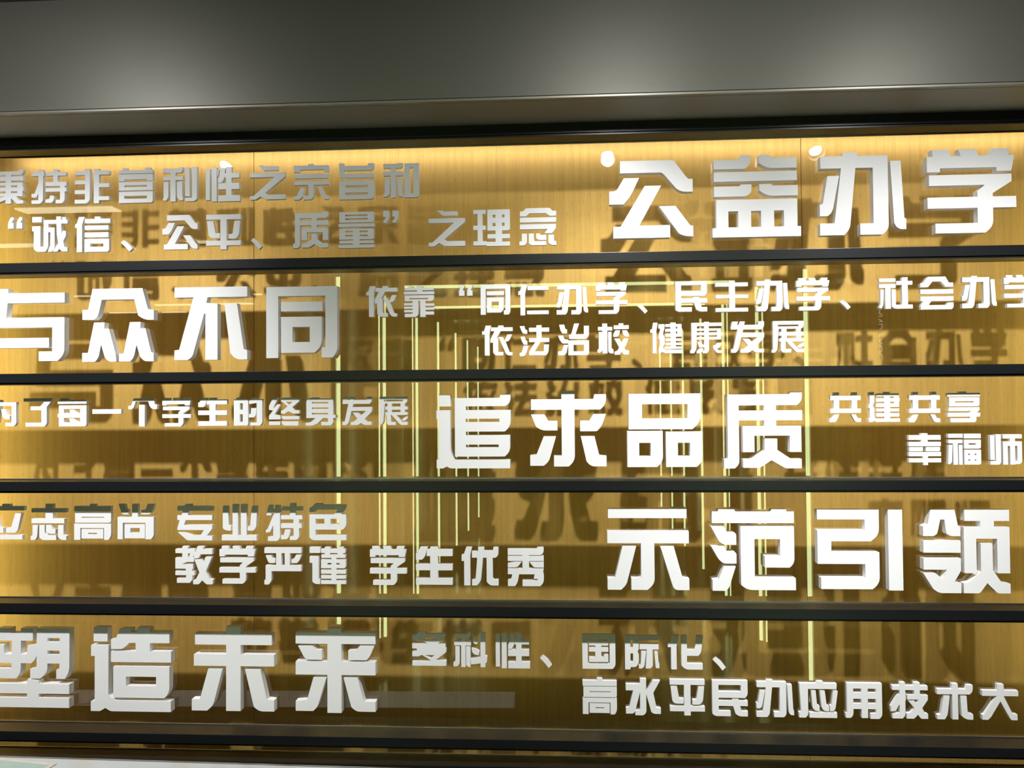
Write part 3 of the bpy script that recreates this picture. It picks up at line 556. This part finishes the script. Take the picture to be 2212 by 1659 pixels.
def glyph_mesh(ch, w, h, t):
    ops = []
    for s in GLYPHS[ch].split(';'):
        hole = s[0] == '-'
        if hole: s = s[1:]
        pts = []
        for k in s.split():
            r = 0.0
            if '*' in k:
                k, r = k.split('*'); r = float(r)/1000*w
            u, v = k.split(',')
            pts.append((float(u)/1000*w - w/2, float(v)/1000*h, r))
        ops.append((hole, rounded(pts)))
    vs, faces = [], []
    for hole, pts in ops:
        area = sum(pts[i-1][0]*pts[i][1] - pts[i][0]*pts[i-1][1] for i in range(len(pts)))
        if area < 0: pts = pts[::-1]
        k = len(vs)
        vs += [Vector(p) for p in pts]
        faces.append(list(range(k, k+len(pts))))
    V, E, F, _, _, OF = delaunay_2d_cdt(vs, [], faces, 0, 1e-6, True)
    keep = []
    for f, src in zip(F, OF):
        if src and not ops[max(src)][0]:
            keep.append(f)
    bm = bmesh.new()
    bv = [bm.verts.new((v.x, -t, v.y)) for v in V]
    for f in keep:
        try: bm.faces.new([bv[i] for i in f])
        except ValueError: pass
    for v in [v for v in bm.verts if not v.link_faces]: bm.verts.remove(v)
    bmesh.ops.recalc_face_normals(bm, faces=bm.faces[:])
    bm.faces.ensure_lookup_table()
    for f in bm.faces:
        f.normal_update()
        if f.normal.y > 0: f.normal_flip()
    bmesh.ops.dissolve_limit(bm, angle_limit=0.01, verts=bm.verts[:], edges=bm.edges[:])
    front = bm.faces[:]
    c = 0.0006
    res = bmesh.ops.extrude_face_region(bm, geom=front)
    nv = [g for g in res['geom'] if isinstance(g, bmesh.types.BMVert)]
    bmesh.ops.translate(bm, vec=(0, t, 0), verts=nv)
    # after extruding, the moved copy becomes the back: turn it round
    bmesh.ops.recalc_face_normals(bm, faces=bm.faces[:])
    me = bpy.data.meshes.new('sign_character')
    bm.to_mesh(me); bm.free()
    return me

NOUN = {'、': 'comma', '“': 'opening quotation mark', '”': 'closing quotation mark'}
ORD = ('first', 'second', 'third', 'fourth', 'fifth', 'sixth', 'seventh', 'eighth', 'ninth', 'tenth', 'eleventh',
       'twelfth', 'thirteenth', 'fourteenth', 'fifteenth', 'sixteenth', 'seventeenth')
for line, items in LINES:
    big = 'large' in line
    t = 0.020 if big else 0.010
    size = 'large' if big else 'small'
    row = line.split(',')[0]
    part = line.split(', ')[1]
    where = row + ' of large ones' if big else '%s of the %s' % (part, row)
    for i, (ch, x0, z0, x1, z1) in enumerate(items):
        w, h = (x1-x0)/1000, (z1-z0)/1000
        me = glyph_mesh(ch, w, h, t)
        me.materials.append(M_WHITE)
        name = {'、': 'enumeration_comma', '“': 'quotation_mark', '”': 'quotation_mark'}.get(ch, 'sign_character')
        o = bpy.data.objects.new(name, me)
        COL.objects.link(o)
        o.location = ((x0+x1)/2000, 0.0, z0/1000 + EYE)
        if ch in NOUN:
            same = [c for c, *_ in items].count(ch)
            k = ORD[[c for c, *_ in items[:i]].count(ch)] + ' ' if same > 1 else ''
            tag(o, 'white raised %s, %sin the %s' % (NOUN[ch], 'the %s' % k if k else '', where), 'punctuation mark', 'punctuation marks on the glass')
        else:
            k = len([c for c, *_ in items[:i] if c not in NOUN])
            tag(o, '%s white raised character %s, %s from left in the %s' % (size, ch, ORD[k], where), 'character',
                ('large white characters' if big else 'small white characters') + ' of the ' + row)

# ------------------------------------------------------------------ lamps
def spotlight(x, label, gain):
    t = tag(empty('ceiling_spotlight', (x, SPOT_Y, CE)), label, 'ceiling light', 'recessed spotlights above the sign')
    z = SPOT_Z - CE
    lathe('ceiling_ring', [(0.060, 0.0), (0.060, -0.004), (0.034, -0.007), (0.034, 0.0)], M_TRIM, t)
    tilt = math.radians(41)
    can = lathe('lamp_can', [(0.0, 0.050), (0.030, 0.050), (0.032, 0.010), (0.0305, 0.010), (0.029, 0.030), (0.0, 0.0305)], M_BLACK, t, (0, 0, z))
    can.rotation_euler.x = tilt
    lens = lathe('lens', [(0.0, 0.029), (0.022, 0.029)], M_LAMP, t, (0, 0, z))
    lens.rotation_euler.x = tilt
    for nm, power, ang, aim in (('beam', SPOT_POWER*gain, SPOT_ANGLE, SPOT_AIM), ('spill', SPILL_POWER*gain, 165.0, -0.6)):
        ld = bpy.data.lights.new(nm, 'SPOT')
        ld.energy = power; ld.color = SPOT_COLOR
        ld.spot_size = math.radians(ang); ld.spot_blend = 1.0
        ld.shadow_soft_size = 0.0235
        lo = bpy.data.objects.new(nm, ld); COL.objects.link(lo)
        lo.parent = t
        lo.location = (0, 0, z)
        lo.rotation_euler = Vector((0, -SPOT_Y, aim-SPOT_Z)).to_track_quat('-Z', 'Y').to_euler()
LBL = ('round recessed ceiling spotlight added out of view beyond the left end of the sign', 'round recessed ceiling spotlight over the left of the sign, reflected at 性',
       'round recessed ceiling spotlight over the middle, reflected left of large 公', 'round recessed ceiling spotlight over the right, reflected at large 办')
for x, l, g in zip(SPOTS, LBL, (1.0, 1.12, 0.82, 0.86)):
    spotlight(x, l, g)

led('case_light', (X0+0.1, 0.115, 0.687, X1-0.1, 0.130, 0.697), M_LEDW, 'warm white light strip hidden along the top of the glass case')
led('case_light', (X0+0.012, 0.02, -0.80, X0+0.022, 0.16, 0.62), M_LEDY, 'yellow light strip hidden at the left end of the glass case')
led('case_light', (X1-0.022, 0.02, -0.80, X1-0.012, 0.16, 0.62), M_LEDY, 'yellow light strip hidden at the right end of the glass case')

# portals of strip light down the corridor
DIST = (3.93, 4.93, 6.0, 7.0, 8.1, 9.05, 10.1)
for k, d in enumerate(DIST):
    y = -(d-2.0)
    c = 0.008*d
    t = tag(empty('light_portal', (c, y, -EYE)), '%s black portal frame edged with greenish light strips, counted down the corridor' % ORD[k], 'light frame', 'strip light portals of the corridor')
    zt = EYE + 0.705
    boxes('portal_frame', [(-1.20, -0.03, 0.0, -1.113, 0.03, zt+0.05), (1.113, -0.03, 0.0, 1.20, 0.03, zt+0.05), (-1.113, -0.03, zt+0.006, 1.113, 0.03, zt+0.05)], M_BLACK, t)
    boxes('strip_or_reflection', [(-1.113, -0.008, 0.14, -1.098, 0.008, zt-0.01)], M_TUBE, t)
    boxes('strip_or_reflection', [(1.098, -0.008, 0.14, 1.113, 0.008, zt-0.01)], M_TUBE, t)
    if k in (1, 2):
        for s in (-1, 1):
            boxes('strip_or_reflection', [(s*1.130-0.004, 0.030, 0.14, s*1.130+0.004, 0.036, zt-0.01)], M_TUBE, t)  # thin outer lines stand in for reflections of the strips
    if k in (1, 2):
        boxes('strip_or_reflection', [(-0.98, -0.008, zt-0.010, 0.98, 0.008, zt+0.006)], M_TUBE, t)

# ceiling light panels of the hall on the left
for x0, x1, y, dp, l in CEILING_LIGHTS:
    t = tag(empty('ceiling_light', ((x0+x1)/2, y, CE)), l, 'ceiling light', 'linear ceiling lights of the hall')
    w = (x1-x0)/2
    boxes('tray', [(-w-0.02, -dp/2-0.02, -0.012, w+0.02, dp/2+0.02, 0.0)], M_TRIM, t)
    boxes('diffuser', [(-w, -dp/2, -0.018, w, dp/2, -0.012)], M_PANEL, t)

# banner board opposite the sign, seen in the glass
bn = tag(empty('banner_board', (1.74, -2.6, -EYE)), 'tall brown board with pale vertical lettering, mirrored right of the strip lights', 'sign')
boxes('board', [(-0.22, -0.012, 0.05, 0.22, 0.0, 2.40)], M_BANNER, bn, bevel=0.002)
boxes('foot', [(-0.24, -0.15, 0.0, 0.24, 0.12, 0.05)], M_BLACK, bn)
def text(s, size, loc, mat, parent, name='lettering'):
    cu = bpy.data.curves.new(name, 'FONT'); cu.body = s; cu.size = size; cu.extrude = 0.001
    tmp = bpy.data.objects.new('tmp', cu); COL.objects.link(tmp)
    me = bpy.data.meshes.new_from_object(tmp.evaluated_get(bpy.context.evaluated_depsgraph_get()))
    bpy.data.objects.remove(tmp)
    me.materials.clear(); me.materials.append(mat)
    o = bpy.data.objects.new(name, me); COL.objects.link(o)
    o.parent = parent
    o.matrix_local = Matrix.Translation(loc) @ Matrix(((0, -1, 0, 0), (0, 0, 1, 0), (-1, 0, 0, 0), (0, 0, 0, 1)))
    return o
text('AND PROC', 0.055, (0.0, 0.0012, EYE+0.50), M_PALE, bn)

# round downlights in the corridor ceiling
for s, X in ((0, -0.80), (1, 0.90)):
    for k, d in enumerate((5.0, 6.1, 7.05, 8.1)):
        t = tag(empty('corridor_downlight', (X, 2.0-d, 0.76)), 'small round corridor downlight, %s from the sign in the %s row' % (ORD[k], ('left', 'right')[s]), 'ceiling light', 'corridor downlights')
        lathe('ring', [(0.055, 0.0), (0.055, -0.004), (0.042, -0.006), (0.042, 0.0)], M_TRIM, t)
        lathe('lens', [(0.0, -0.003), (0.041, -0.003)], M_PANEL, t)

# ------------------------------------------------------------------ table at the lower left
tb = tag(empty('display_table', (-0.60, -0.49, -EYE), math.radians(-1.4)), 'white topped table standing against the wall below the sign', 'table')
TH = EYE - 0.80
boxes('tabletop', [(-1.0, 0.19, TH-0.03, 0.46, 0.312, TH)], M_TABLE, tb, bevel=0.003)
boxes('edge_strip', [(-1.0, 0.3125, TH-0.03, 0.46, 0.318, TH)], M_STEEL, tb)
for x in (-0.95, 0.42):
    for y in (0.215, 0.285):
        boxes('leg', [(x-0.02, y-0.02, 0, x+0.02, y+0.02, TH-0.03)], M_STEEL, tb, bevel=0.002)
sh = tag(empty('printed_sheet', (-1.30, -0.28, -0.7995), math.radians(-9)), 'printed sheet lying on the left end of the white table', 'sheet')
boxes('paper', [(-0.15, 0.03, 0.0, 0.15, 0.11, 0.0015)], M_PAPER, sh)
boxes('print', [(0.0, 0.04, 0.0015, 0.14, 0.10, 0.0018)], M_PRINT, sh)
